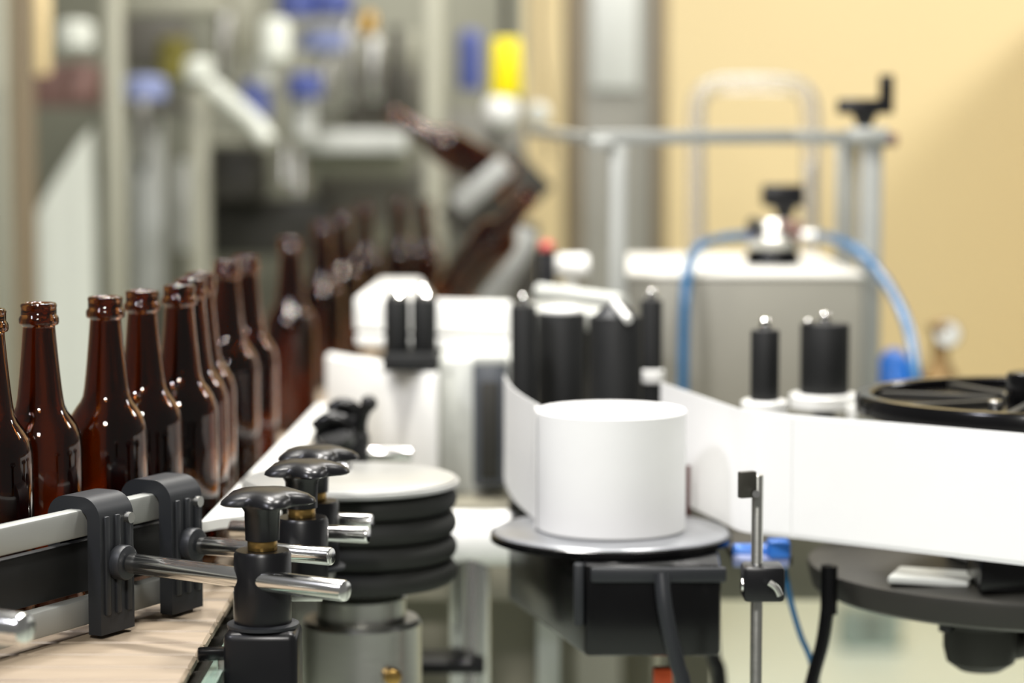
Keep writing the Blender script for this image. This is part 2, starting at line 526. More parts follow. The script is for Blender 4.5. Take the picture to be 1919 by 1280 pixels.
ROD_Z = EYE - 0.302
def clamp(name, label, px, Y, rod_p0, rod_p1, knob_R, rod_r=0.0072, scale=1.0, low=True):
    base = P(px, 1040, Y)
    base.z = 0.80
    t = thing('rod_clamp', label, 'clamp', base, 'rod clamps along the conveyor side')
    x, y = base.x, base.y
    s = scale
    part(t, 'clamp_block', G().lathe((x, y, 0), [(0, ROD_Z - 0.034 * s), (0.0185 * s, ROD_Z - 0.034 * s), (0.0195 * s, ROD_Z - 0.03 * s), (0.0195 * s, ROD_Z + 0.016 * s), (0.018 * s, ROD_Z + 0.0185 * s), (0, ROD_Z + 0.0185 * s)], 40), M['black'])
    if low:                            # black pillar bolted to the conveyor side
        part(t, 'post', G().box((x, y, (0.80 + ROD_Z - 0.034 * s) / 2), (0.050 * s, 0.046 * s, ROD_Z - 0.034 * s - 0.80), bevel=0.006, seg=3), M['black'])
        part(t, 'mounting_foot', G().box(((x - 0.205) / 2, y, 0.85), (x + 0.205, 0.04, 0.05), bevel=0.003), M['steel'])
    else:                              # steel angle bracket reaching over from the conveyor side
        part(t, 'bracket_arm', G().box(((x + 0.016 - 0.2045) / 2, y, ROD_Z - 0.034 * s - 0.004), (x + 0.016 + 0.2045, 0.03, 0.008), bevel=0.001), M['steel'])
        part(t, 'mounting_foot', G().box((-0.2022, y, (0.86 + ROD_Z - 0.034 * s) / 2), (0.0045, 0.03, ROD_Z - 0.034 * s - 0.86), bevel=0.001), M['steel'])
    part(t, 'rim', G().lathe((x, y, ROD_Z - 0.034 * s), [(0.0196 * s, 0.0), (0.0245 * s, 0.0), (0.0245 * s, 0.0022), (0.0196 * s, 0.003), (0.0196 * s, 0)], 40), M['charcoal'], 'grey rim at the foot of the block')
    part(t, 'spacer', G().cyl((x, y, ROD_Z + 0.0185 * s), (x, y, ROD_Z + 0.0255 * s), 0.0102 * s, bevel=0.0006), M['brass'], 'brass spacer under the knob')
    kn = part(t, 'knob', star_knob_geo((x + 0.003, y, ROD_Z + 0.0505 * s), knob_R, 0.0105 * s), M['black'])
    part(kn, 'knob_stem', G().lathe((x, y, 0), [(0, ROD_Z + 0.0255 * s), (0.0116 * s, ROD_Z + 0.0255 * s), (0.0122 * s, ROD_Z + 0.045 * s), (0.017 * s, ROD_Z + 0.0525 * s), (0, ROD_Z + 0.0525 * s)], 36), M['black'])
    r0, r1 = Vector(rod_p0), Vector(rod_p1)
    rd = part(t, 'rod', G().cyl(r0, r1, rod_r, bevel=0.0015), M['chrome'], 'bright steel rod')
    return t
# nearest clamp: rod from the first clip
r0 = on_rail(0.42, 0.0405, 0.302); r1 = Z(648, 1108, ROD_Z)
clamp('a', 'nearest black rod clamp, its round topped knob at the bottom of the photo', 492, 1.612, r0, r1, 0.034)
r0 = on_rail(0.81, 0.0405, 0.302)
clamp('b', 'second black rod clamp, just behind the nearest, its rod in the far rail clip', 566, 1.752, r0, Z(622, 1043, ROD_Z), 0.033, 0.0066, low=False)
clamp('c', 'third black rod clamp with two silver rod ends in front of the ribbed wheel', 588, 1.83, Z(432, 990, ROD_Z), Z(692, 1003, ROD_Z), 0.033, 0.0063, low=False)
c_rod = [o for o in COL.objects if o.name.startswith('rod_clamp')][-1]
part(c_rod, 'rod', G().cyl(Z(560, 972, ROD_Z), Z(698, 978, ROD_Z), 0.0058, bevel=0.0015), M['chrome'], 'bright steel rod')
# stub of a rod at the left edge
e = Z(50, 1181, ROD_Z)
solo('rod_end', 'thick bright rod end entering at the bottom left edge of the photo', 'rod', G().cyl(e - nrm * 0.104, e, 0.0105, bevel=0.003), M['chrome'], e - nrm * 0.1)

# far clamp with tilted lever knob
tD = thing('rod_clamp', 'farthest rod clamp with a tilted wing lever against the white head', 'clamp', P(640, 1000, 2.22).xy.to_3d() + Vector((0, 0, 0.80)), 'rod clamps along the conveyor side')
q = P(640, 850, 2.22)
zD = q.z
part(tD, 'clamp_block', G().lathe((q.x, q.y, 0), [(0, zD - 0.05), (0.024, zD - 0.05), (0.026, zD - 0.045), (0.026, zD + 0.018), (0.02, zD + 0.026), (0, zD + 0.026)], 40), M['black'])
part(tD, 'post', G().box((q.x, q.y, (0.8 + zD - 0.05) / 2), (0.044, 0.044, zD - 0.05 - 0.8), bevel=0.004), M['black'])
part(tD, 'mounting_foot', G().box(((q.x - 0.205) / 2, q.y, 0.85), (q.x + 0.205, 0.04, 0.05), bevel=0.003), M['steel'])
part(tD, 'rod', G().cyl(P(640, 848, 2.22), P(772, 852, 2.22), 0.0062, bevel=0.0012), M['chrome'], 'bright steel rod')
lv = G()
lv.tube([P(590, 803, 2.2), P(612, 786, 2.2), P(640, 786, 2.2), P(668, 806, 2.2)], 0.0068, 14)
lv.tube([P(618, 770, 2.21), P(640, 757, 2.21), P(662, 764, 2.21), P(674, 786, 2.21), P(676, 826, 2.215)], 0.0062, 14)
lv.tube([P(674, 800, 2.21), P(680, 775, 2.205), P(690, 760, 2.2)], 0.0062, 14)
lv.sphere(P(691, 756, 2.2), 0.0078)
lv.tube([P(630, 800, 2.2), P(640, 826, 2.215), P(645, 846, 2.22)], 0.02, 18)
part(tD, 'lever', lv, M['gloss_black'], 'curved wing lever with a ball end')

# small black lever near the bottom edge
q = P(395, 1230, 1.60)
lv = thing('toggle_lever', 'small black toggle lever beside the green strip at the bottom edge', 'lever', (q.x, q.y, 0.93))
part(lv, 'arm', G().box((q.x + 0.006, q.y, q.z + 0.002), (0.030, 0.012, 0.008), rz=0.15, bevel=0.002), M['gloss_black'])
part(lv, 'base_block', G().box((q.x + 0.014, q.y + 0.004, q.z - 0.014), (0.018, 0.016, 0.030), bevel=0.002), M['steel'])
part(lv, 'stem', G().box((q.x + 0.012, q.y + 0.004, q.z - 0.05), (0.05, 0.012, 0.045), bevel=0.002), M['steel'])

# ================================================================== white guide plate beside the belt
PZ = EYE - 0.30
wc = Vector((S(673 - 959.5, 2.0), 2.0))       # wheel axis in plan
WR = S(187, 2.0)
pl = [Z(377, 978, PZ), Z(596, 757, PZ), Z(616, 757, PZ)]
pl = [(q.x, q.y) for q in pl]
for k in range(8):
    a = radians(140 + k * 10)
    pl.append((wc.x + (WR + 0.006) * cos(a), wc.y + (WR + 0.006) * sin(a)))
pl += [(wc.x - 0.055, 1.880), (pl[0][0] + 0.012, 1.846)]
gp = thing('guide_plate', 'bright white guide plate between the bottles and the ribbed wheel', 'plate', (pl[0][0], pl[0][1], PZ - 0.02))
part(gp, 'plate', G().prism(pl, PZ - 0.008, PZ), M['white'])
q = Z(470, 880, PZ - 0.01)
part(gp, 'bracket', G().box((pl[0][0] + 0.046, 1.90, (PZ + BELT_Z - 0.07) / 2), (0.006, 0.03, PZ - BELT_Z + 0.054), bevel=0.001), M['steel'])

# ================================================================== ribbed wheel
wz = EYE - 0.289
wheel = thing('ribbed_wheel', 'stack of dark foam rings under a pale round lid', 'wheel', (wc.x, wc.y, 0))
LX = S(654 - 959.5, 2.0)
LR = S(206, 2.0)
part(wheel, 'lid', G().lathe((LX, wc.y, wz), [(0, 0.0), (LR - 0.006, 0.0), (LR - 0.0025, -0.0012), (LR - 0.002, -0.003), (LR, -0.0035), (LR, -0.0065), (LR - 0.004, -0.008), (0, -0.008)], 96), M['lidwhite'], 'pale metal lid')
sc_ = P(648, 877, 2.04)
part(wheel, 'lid_screw', G().lathe((sc_.x, sc_.y, wz), [(0, 0.006), (0.004, 0.006), (0.006, 0.003), (0.0065, 0), (0, 0)], 20), M['chrome'])
for k in range(4):
    z1 = wz - 0.0085 - k * 0.0205
    h = 0.0195
    prof = [(0.03, z1 - h)]
    for j in range(13):
        a = -pi / 2 + pi * j / 12
        prof.append((WR - 0.011 + 0.009 * cos(a), z1 - h / 2 + h / 2 * sin(a)))
    prof += [(0.03, z1), (0.03, z1 - h)]
    part(wheel, 'foam_ring', G().lathe((wc.x, wc.y, 0), prof, 72), M['foam'], sharp=1.0)
zb_ = wz - 0.0085 - 4 * 0.0205
part(wheel, 'core', G().cyl((wc.x, wc.y, zb_ - 0.012), (wc.x, wc.y, wz - 0.004), 0.034), M['machdark'])
part(wheel, 'hub', G().lathe((wc.x, wc.y, 0), [(0.0, zb_ - 0.03), (0.038, zb_ - 0.03), (0.038, zb_ - 0.012), (0.035, zb_ - 0.009), (0, zb_ - 0.009)], 48), M['steel'])
part(wheel, 'drive_housing', G().lathe((wc.x, wc.y, 0), [(0, 0.012), (0.055, 0.012), (0.055, 0.70), (0.051, 0.71), (0.051, zb_ - 0.034), (0.048, zb_ - 0.03), (0, zb_ - 0.03)], 56), M['steel'])
part(wheel, 'base_plate', G().lathe((wc.x, wc.y, 0), [(0, 0.0), (0.09, 0.0), (0.09, 0.012), (0, 0.012)], 40), M['steel'])
q = P(737, 1268, 1.955)
part(wheel, 'grease_nipple', G().cyl((q.x, q.y + 0.004, q.z), (q.x, q.y - 0.006, q.z), 0.007, bevel=0.002), M['brass'], 'brass plug on the housing')

# ================================================================== support column with cross tube
sc = P(880, 1150, 2.27)
col = thing('support_column', 'polished steel column with a cross tube, left of the black housing', 'column', (sc.x, sc.y, 0))
part(col, 'pillar', G().cyl((sc.x, sc.y, 0.012), (sc.x, sc.y, EYE - 0.405), 0.0195), M['chrome'])
q = P(880, 1008, 2.27)
part(col, 'cross_tube', G().cyl((q.x - 0.036, q.y, q.z), (q.x + 0.085, q.y, q.z), 0.0265, bevel=0.004), M['white'], 'white cross tube')
part(col, 'base_plate', G().cyl((sc.x, sc.y, 0), (sc.x, sc.y, 0.012), 0.07, bevel=0.002), M['steel'])
q = P(845, 1238, 2.26)
part(col, 'clamp_band', G().box((q.x, q.y - 0.004, q.z), (S(130, 2.26), 0.062, S(22, 2.26)), bevel=0.002), M['black'], 'black clamp band')

# ================================================================== table, cabinet
TZ = EYE - 0.386
tb = thing('machine_table', 'olive grey machine table under the labelling head and grey box', 'table', (0.12, 3.0, 0))
part(tb, 'table_top', G().box((0.125, 3.06, TZ - 0.05), (0.66, 1.2, 0.10), bevel=0.003), M['bedgrey'])
part(tb, 'cabinet', G().box((-0.06, 3.08, (TZ - 0.1) / 2), (0.26, 1.1, TZ - 0.1), bevel=0.003), M['bedgrey'])
for (x, y) in ((0.19, 2.56), (0.19, 3.55)):
    part(tb, 'leg', G().box((x, y, (TZ - 0.1) / 2), (0.05, 0.05, TZ - 0.1), bevel=0.003), M['bedgrey'])
part(tb, 'cabinet_panel', G().pbox(1006, 1080, 1050, 1300, 2.515, 0.012), M['panel'])

# ================================================================== labelling head
hd = thing('labelling_head', 'white labelling head with stepped body, left of the black rollers', 'labeller', (-0.1, 2.75, TZ))
c0 = P(611, 800, 2.70); c1 = P(820, 800, 2.49)
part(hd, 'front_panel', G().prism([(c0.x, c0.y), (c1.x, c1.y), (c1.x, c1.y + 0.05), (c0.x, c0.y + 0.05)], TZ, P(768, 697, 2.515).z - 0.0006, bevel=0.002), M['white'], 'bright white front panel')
a, b = P(662, 600, 2.72), P(958, 600, 2.72)
ztop = EYE - 0.190
part(hd, 'upper_block', G().prism([(a.x, 2.74), (b.x, 2.66), (b.x, 2.69), (P(806, 600, 2.7).x, 2.71), (P(790, 600, 3.1).x, 3.1), (a.x + 0.01, 3.1)], EYE - 0.2275, ztop, bevel=0.003), M['white'])
part(hd, 'gap_strip', G().prism([(a.x + 0.006, 2.752), (b.x - 0.004, 2.672), (b.x - 0.004, 2.685), (P(800, 600, 2.7).x, 2.7), (P(790, 600, 3.05).x, 3.05), (a.x + 0.02, 3.05)], EYE - 0.2325, EYE - 0.2275), M['machdark'], 'dark joint under the block')
part(hd, 'ledge', G().prism([(a.x + 0.002, 2.73), (b.x, 2.65), (b.x, 2.9), (a.x + 0.01, 2.9)], EYE - 0.243, EYE - 0.2325, bevel=0.002), M['white'])
d0, d1 = P(824, 800, 2.55), P(958, 800, 2.56)
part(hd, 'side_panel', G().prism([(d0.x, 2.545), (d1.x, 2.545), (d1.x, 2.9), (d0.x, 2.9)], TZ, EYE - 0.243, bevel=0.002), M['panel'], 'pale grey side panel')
sp = part(hd, 'dark_plate', G().pbox(886, 682, 950, 912, 2.50, 0.045, bevel=0.004), M['darkslot'], 'slate coloured upright plate')
part(sp, 'plate_groove', G().pbox(900, 716, 934, 898, 2.496, 0.006, bevel=0.001), M['discgrey'])
part(sp, 'plate_cap', G().pbox(886, 666, 950, 684, 2.50, 0.06, bevel=0.002), M['panel'])
for (px, py) in ((842, 690), (858, 810)):
    q = P(px, py, 2.545)
    part(hd, 'screw', G().cyl((q.x, q.y + 0.002, q.z), (q.x, q.y - 0.0015, q.z), 0.0035, seg=14), M['panel'])
# roller pair on the head
rp = thing('roller_pair', 'two close black rollers standing on the white labelling head', 'roller', P(768, 690, 2.52))
part(rp, 'base_block', G().pbox(716, 664, 820, 697, 2.515, 0.06, bevel=0.003), M['rubber'])
for px in (744, 795):
    q = P(px, 600, 2.545)
    part(rp, 'roller', G().cyl((q.x, q.y, P(px, 672, 2.545).z), (q.x, q.y, P(px, 560, 2.545).z), S(24, 2.545), bevel=0.002), M['rubber'])
    top = P(px, 560, 2.545)
    part(rp, 'axle_cap', G().lathe((q.x, q.y, top.z), [(0.012, 0.0), (0.012, 0.004), (0.008, 0.009), (0.004, 0.015), (0, 0.016), (0, 0), (0.012, 0)], 20), M['chrome'])

# ================================================================== label supply
SZ = EYE - 0.334
sx, sy = S(1147 - 959.5, 2.0), 2.0
un = thing('label_unwinder', 'black unwinder housing under a round grey plate holding the white roll', 'unwinder', (sx, sy, EYE - 0.46))
PR = S(224, 2.0)
part(un, 'plate', G().lathe((sx, sy, SZ), [(0, 0), (PR - 0.003, 0), (PR - 0.001, -0.0012), (PR, -0.003), (PR - 0.001, -0.0055), (PR - 0.004, -0.007), (0, -0.007)], 96), M['platetop'], 'round grey plate')
part(un, 'plate_rim', G().lathe((sx, sy, SZ), [(PR + 0.0002, -0.0018), (PR + 0.0022, -0.003), (PR + 0.0022, -0.008), (PR - 0.004, -0.0095), (PR - 0.005, -0.007), (PR + 0.0002, -0.0018)], 96), M['gloss_black'])
hz0, hz1 = EYE - 0.418, SZ - 0.0095
n0 = P(1097, 1200, 1.88); n1 = P(1352, 1200, 1.88)
corner = [(n0.x, 1.885), (n1.x, 1.885), (n1.x + 0.015, 2.17), (n0.x - 0.028, 2.17), (n0.x - 0.062, 2.12)]
hs = part(un, 'housing', G().prism(corner, hz0, hz1, bevel=0.004), M['gloss_black'])
part(hs, 'top_flange', G().box(((n0.x + n1.x) / 2 + 0.004, 1.885, hz1 - 0.008), (0.108, 0.008, 0.012), bevel=0.002), M['charcoal'])
part(hs, 'groove_strip', G().box((n0.x - 0.005, 1.893, (hz0 + hz1) / 2 + 0.012), (0.008, 0.012, 0.05), bevel=0.002), M['charcoal'])
part(un, 'mounting_arm', G().box((sx - 0.0, 2.30, EYE - 0.40), (0.05, 0.29, 0.03), bevel=0.003), M['machdark'])
part(un, 'core_hub', G().cyl((sx, sy, SZ - 0.002), (sx, sy, SZ + 0.02), 0.018, bevel=0.002), M['black'])
rr = S(141, 2.0)
rz1 = EYE - 0.2325
roll = thing('label_roll', 'large white roll of labels standing on the round grey plate', 'label roll', (sx, sy, SZ))
part(roll, 'paper_roll', G().lathe((sx, sy, 0), [(0.0195, SZ + 0.0005), (rr - 0.0012, SZ + 0.0005), (rr, SZ + 0.002), (rr, rz1 - 0.0015), (rr - 0.0012, rz1), (0.0195, rz1), (0.0195, SZ + 0.0005)], 128), M['paper'])
part(roll, 'core', G().lathe((sx, sy, 0), [(0, SZ + 0.021), (0.0192, SZ + 0.021), (0.0192, rz1 - 0.0006), (0, rz1 - 0.0006)], 48), M['paper'], 'white core plug')

# web from the roll to the head
w0 = []
for k in range(7):
    a = radians(190 - k * 5)
    w0.append((sx + (rr + 0.001) * cos(a), sy + (rr + 0.001) * sin(a)))
e = P(946, 800, 2.27)
last = w0[-1]
for k in range(1, 7):
    t = k / 6
    w0.append((last[0] + (e.x - last[0]) * t - 0.006 * sin(pi * t), last[1] + (e.y - last[1]) * t))
solo('label_web', 'loose white label strip leaving the left side of the roll', 'label strip', G().sheet(w0, SZ + 0.002, rz1 + 0.001, 0.0007), M['paper'], (e.x, e.y, SZ))

# web on the right
pA = P(1095, 800, 2.46); pB = P(1390, 890, 1.985); pC = P(1919, 945, 1.83)
d1 = (Vector((pB.x, pB.y)) - Vector((pA.x, pA.y))).normalized(); d2 = (Vector((pC.x, pC.y)) - Vector((pB.x, pB.y))).normalized()
path = []
A2, B2 = Vector((pA.x, pA.y)), Vector((pB.x, pB.y))
s0, s1 = B2 - d1 * 0.012, B2 + d2 * 0.012
path.append(A2 + d1 * 0.262); path.append(s0)
for k in range(1, 8):
    t = k / 8
    path.append((1 - t) ** 2 * s0 + 2 * t * (1 - t) * B2 + t * t * s1)
path.append(s1)
end = B2 + d2 * 0.30
path.append(end)
web = thing('label_web', 'wide white label band running right from a corner below the black reel', 'label strip', (B2.x, B2.y, SZ))
part(web, 'backing_paper', G().sheet(path, SZ, rz1 + 0.001, 0.0008), M['paper'])
nn = Vector((d2.y, -d2.x))
def lab(t0, t1):
    a, b = B2 + d2 * t0 + nn * 0.0009, B2 + d2 * t1 + nn * 0.0009
    return G().sheet([a, b], SZ + 0.003, rz1 - 0.002, 0.0008)
part(web, 'label', lab(0.014, 0.0485), M['label'])
part(web, 'label', lab(0.0505, 0.31), M['label'])
q = P(1289, 925, 2.1)
solo('stop_bar', 'thin dark red upright bar just right of the white roll', 'bar', G().cyl((q.x, q.y, SZ - 0.02), (q.x, q.y, P(1289, 872, 2.1).z), 0.0022, bevel=0.0005), M['red'], (q.x, q.y, SZ))

# ================================================================== black rollers behind the roll
deck_z = SZ - 0.012
dk = thing('roller_deck', 'dark plate behind the white roll that carries the black rollers', 'plate', (0.05, 2.40, deck_z))
part(dk, 'deck', G().box((0.1435, 2.36, deck_z - 0.006), (0.293, 0.26, 0.012), bevel=0.002), M['discgrey'])
part(dk, 'pedestal', G().box((0.10, 2.52, (deck_z - 0.012 + TZ) / 2), (0.12, 0.06, deck_z - 0.012 - TZ), bevel=0.002), M['machdark'])
part(dk, 'support_arm', G().box((0.24, 2.33, deck_z - 0.024), (0.30, 0.04, 0.024), bevel=0.002), M['machdark'])
def roller(px, y_top, Y, rpx, label, flange=None, top='screw', y_bot=None):
    q = P(px, y_top, Y)
    t = thing('guide_roller', label, 'roller', (q.x, Y, deck_z), 'black label guide rollers')
    r = S(rpx, Y)
    zt = q.z
    zb = deck_z + 0.004 if y_bot is None else P(px, y_bot, Y).z
    part(t, 'sleeve', G().cyl((q.x, Y, zb), (q.x, Y, zt), r, bevel=0.0015), M['rubber'])
    if y_bot is not None:
        part(t, 'shaft', G().cyl((q.x, Y, deck_z), (q.x, Y, zb), r * 0.45), M['machdark'])
    else:
        part(t, 'shaft', G().cyl((q.x, Y, deck_z), (q.x, Y, zb), r * 0.6), M['steel'])
    if flange:
        fr, f0, f1 = flange
        part(t, 'flange', G().lathe((q.x, Y, 0), [(r * 0.3, P(px, f1, Y).z), (S(fr, Y) - 0.001, P(px, f1, Y).z), (S(fr, Y), P(px, f1, Y).z + 0.001), (S(fr, Y), P(px, f0, Y).z - 0.0015), (S(fr, Y) - 0.0015, P(px, f0, Y).z), (r * 0.3, P(px, f0, Y).z), (r * 0.3, P(px, f1, Y).z)], 48), M['white'], 'white plastic flange')
    if top == 'screw':
        part(t, 'screw', G().lathe((q.x, Y, zt), [(0, 0.0), (0.0062, 0.0), (0.0062, 0.004), (0.0045, 0.0045), (0.0045, 0.009), (0.003, 0.011), (0, 0.0115)], 20), M['chrome'])
    elif top == 'cap':
        part(t, 'cap', G().lathe((q.x, Y, zt), [(0, 0.0), (r * 0.8, 0.0), (r * 0.8, 0.003), (r * 0.55, 0.006), (0, 0.0065)], 36), M['white'], 'pale end cap')
    elif top == 'cone':
        part(t, 'cap', G().lathe((q.x, Y, zt), [(0, 0.0), (r * 0.85, 0.0), (r * 0.5, 0.009), (r * 0.2, 0.014), (0, 0.014)], 36), M['charcoal'])
    return t
roller(981, 572, 2.42, 25, 'narrow black roller at the left end of the cluster behind the roll', top='screw')
roller(1052, 585, 2.47, 46, 'wide black roller under a flat white cap, second from the left behind the roll', top='cap')
rC = roller(1154, 592, 2.27, 50, 'widest black roller nearest the roll, a white lever on its top', top='cone')
q0, q1 = P(1152, 568, 2.262), P(1178, 600, 2.235)
part(rC, 'lever', G().tube([q0, (q0 + q1) / 2, q1], 0.0042, 12), M['white'], 'short white lever')
roller(1221, 562, 2.38, 21, 'slim black roller with a white collar low down, right of the cluster', flange=(25, 692, 716), top='screw')
roller(1434, 618, 2.16, 27, 'slim black roller on a white flange above the white band', flange=(44, 750, 776), y_bot=750)
rF = roller(1546, 606, 2.27, 46, 'wide black roller on a broad white flange, left of the black reel', flange=(65, 738, 764), y_bot=738)
q = P(1516, 600, 2.26)
part(rF, 'side_screw', G().lathe((q.x, 2.26, P(1516, 606, 2.26).z), [(0, 0), (0.006, 0), (0.006, 0.002), (0.003, 0.004), (0, 0.004)], 18), M['chrome'])
part(rF, 'flange_leg', G().pbox(1588, 760, 1606, 800, 2.24, 0.01, bevel=0.001), M['white'])
# deck extension for the right rollers
part(dk, 'deck_extension', G().box((0.3305, 2.22, deck_z - 0.006), (0.081, 0.20, 0.012), bevel=0.002), M['discgrey'])

# pale bars above the left rollers
br = thing('cross_bar', 'pale flat bar and plate above the black rollers, left of the aluminium post', 'bar', P(1090, 550, 2.66))
q0, q1 = P(1012, 545, 2.62), P(1168, 566, 2.5)
part(br, 'bar', G().tube([q0, (q0 + q1) / 2, q1], 0.0085, 14), M['panel'])
part(br, 'bracket', G().box((P(1080, 560, 2.75).x, 2.72, (P(1080, 540, 2.7).z + EYE - 0.243) / 2), (0.12, 0.16, 0.02), bevel=0.003), M['panel'])
part(br, 'stand', G().box((P(1110, 560, 2.8).x, 2.80, (TZ + EYE - 0.20) / 2), (0.03, 0.03, EYE - 0.20 - TZ), bevel=0.002), M['machdark'])
# small button box
q = P(1025, 480, 2.95)
bb = thing('push_button', 'small black button post with a dull red cap beside a white cap', 'button', (q.x, q.y, P(1025, 520, 2.95).z))
part(bb, 'body', G().cyl((q.x, q.y, TZ), (q.x, q.y, P(1025, 470, 2.95).z), S(17, 2.95), bevel=0.002), M['black'])
part(bb, 'cap', G().sphere(P(1025, 462, 2.95), S(15, 2.95), sz=0.8), M['redknob'], 'dull red cap')
q = P(1070, 500, 3.0)
wcap = solo('white_motor_cap', 'white rounded cap left of the aluminium post, beside the dark button post', 'cap', G().cyl((q.x - S(30, 3), q.y, q.z), (q.x + S(34, 3), q.y, q.z), S(24, 3.0), bevel=0.006).cyl((q.x, q.y, TZ), (q.x, q.y, q.z), 0.008), M['white'], (q.x, q.y, q.z - 0.02))

# ================================================================== grey control box
bz1 = P(1400, 515, 2.9).z
bx0, bx1 = P(1176, 515, 2.9).x, P(1618, 515, 2.9).x
cb = thing('control_box', 'large grey enamel box with a pale lid behind the black rollers', 'control box', ((bx0 + bx1) / 2, 3.1, TZ))
part(cb, 'body', G().box(((bx0 + bx1) / 2, 3.13, (TZ + bz1 - 0.004) / 2), (bx1 - bx0, 0.46, bz1 - 0.004 - TZ), bevel=0.004), M['boxgrey'])
part(cb, 'lid', G().box(((bx0 + bx1) / 2, 3.13, bz1 - 0.001), (bx1 - bx0 + 0.003, 0.464, 0.006), bevel=0.002), M['boxtop'], 'pale lid')

# frame of aluminium profile
fr = thing('aluminium_frame', 'aluminium profile frame of posts and a top beam around the grey box', 'frame', (0.27, 3.0, TZ))
def vpost(px0, px1, ytop, Y, zlow, m=M['alu']):
    a = P(px0, ytop, Y); b = P(px1, ytop, Y)
    w = b.x - a.x
    g = G().box(((a.x + b.x) / 2, Y + w / 2, (a.z + zlow) / 2), (w, w, a.z - zlow), bevel=0.002)
    o = part(fr, 'post', g, m)
    for s in (-1, 1):
        part(o, 'slot', G().box(((a.x + b.x) / 2, Y - 0.0003, (a.z + zlow) / 2), (w * 0.2, 0.002, (a.z - zlow) * 0.98)), M['bedgrey']) if s == 1 and px0 < 1600 and px0 > 1500 else None
    return o
vpost(1142, 1176, 272, 2.84, TZ)
vpost(1617, 1655, 262, 2.96, TZ)
vpost(1570, 1608, 262, 3.42, TZ)
a, b = P(1104, 246, 2.83), P(1480, 249, 2.90)
def beam(p0, p1, h, w):
    d = p1 - p0
    c = (p0 + p1) / 2
    R = Vector((1, 0, 0)).rotation_difference(d.normalized()).to_matrix()
    return G().box(c, (d.length, w, h), rot=R, bevel=0.002)
part(fr, 'beam', beam(P(1106, 258, 2.852), P(1478, 256, 2.93), 0.0165, 0.022), M['alu'])
part(fr, 'beam', beam(P(1480, 256, 2.94), P(1640, 260, 2.975), 0.0165, 0.022), M['alu'])
part(fr, 'beam', beam(P(1000, 246, 3.5), P(1125, 262, 2.852), 0.012, 0.02), M['alu'])
part(fr, 'beam', beam(P(1590, 258, 3.45), P(1636, 262, 2.975), 0.0165, 0.022), M['alu'])
part(fr, 'corner_cap', G().box(P(1626, 254, 2.96) + Vector((0, 0.008, 0)), (0.05, 0.04, 0.02), bevel=0.004), M['alu'])
part(fr, 'corner_bracket', G().pbox(1106, 258, 1152, 280, 2.83, 0.02), M['alu'])
q = P(1668, 262, 2.97)
part(fr, 'end_knob', G().cyl((q.x - 0.012, q.y, q.z), (q.x + 0.009, q.y, q.z), 0.0085, bevel=0.003), M['pinkish'], 'dull red brown end knob')

# hand crank
q = P(1620, 235, 2.97)
cr = thing('hand_crank', 'black hand crank with an upright handle on top of the right post', 'crank', (q.x, q.y, P(1620, 246, 2.97).z))
part(cr, 'hub', G().cyl((q.x, q.y, P(1620, 246, 2.97).z), (q.x, q.y, P(1620, 212, 2.97).z), S(11, 2.97), S(24, 2.97), bevel=0.001), M['black'])
part(cr, 'arm', G().pbox(1572, 185, 1676, 214, 2.955, 0.026, bevel=0.003), M['black'])
q = P(1661, 188, 2.968)
part(cr, 'handle', G().cyl((q.x, q.y, q.z - 0.002), (q.x, q.y, P(1661, 140, 2.968).z), S(14, 2.97), bevel=0.002), M['black'])

# ================================================================== pneumatic valve and tubing
q = P(1448, 498, 3.08)
vz = bz1 + 0.002
def zz(py): return P(1448, py, 3.08).z
va = thing('air_valve', 'silver air valve with a black T knob on the pale lid', 'valve', (q.x, q.y, vz))
part(va, 'base', G().lathe((q.x, q.y, 0), [(0, vz), (S(52, 3.08), vz), (S(52, 3.08), vz + 0.010), (S(44, 3.08), vz + 0.022), (0, vz + 0.022)], 36), M['gloss_black'])
part(va, 'body', G().lathe((q.x, q.y, 0), [(0, vz + 0.02), (S(46, 3.08), vz + 0.022), (S(50, 3.08), vz + 0.034), (S(40, 3.08), vz + 0.046), (S(30, 3.08), vz + 0.058), (0, vz + 0.06)], 36), M['steel'])
part(va, 'collar', G().cyl((q.x, q.y, vz + 0.040), (q.x, q.y, vz + 0.047), S(47, 3.08), bevel=0.001), M['machdark'])
part(va, 'port', G().cyl(P(1395, 442, 3.06), P(1450, 442, 3.08), 0.007, bevel=0.001), M['blue_deep'], 'blue push fitting')
part(va, 'port', G().cyl(P(1450, 445, 3.08), P(1532, 441, 3.07), 0.0075, bevel=0.001), M['steel'])
part(va, 'side_block', G().pbox(1455, 415, 1502, 452, 3.055, 0.03), M['pinkish'], 'dull maroon side block')
part(va, 'dial', G().cyl(P(1412, 420, 3.045), P(1412, 420, 3.06), 0.009, bevel=0.002), M['machdark'])
kq = P(1470, 420, 3.08)
kn = part(va, 'knob', G().pbox(1431, 346, 1509, 388, 3.065, 0.035, bevel=0.004), M['black'], 'black T shaped knob')
part(kn, 'knob_stem', G().cyl(P(1470, 420, 3.082), P(1470, 384, 3.082), S(8, 3.08), S(24, 3.08)), M['black'])
q = P(1517, 350, 3.12)
part(va, 'silencer', G().cyl((q.x, q.y, P(1517, 455, 3.12).z), (q.x, q.y, P(1517, 305, 3.12).z), 0.0085, bevel=0.003), M['acrylic'], 'clear upright tube')

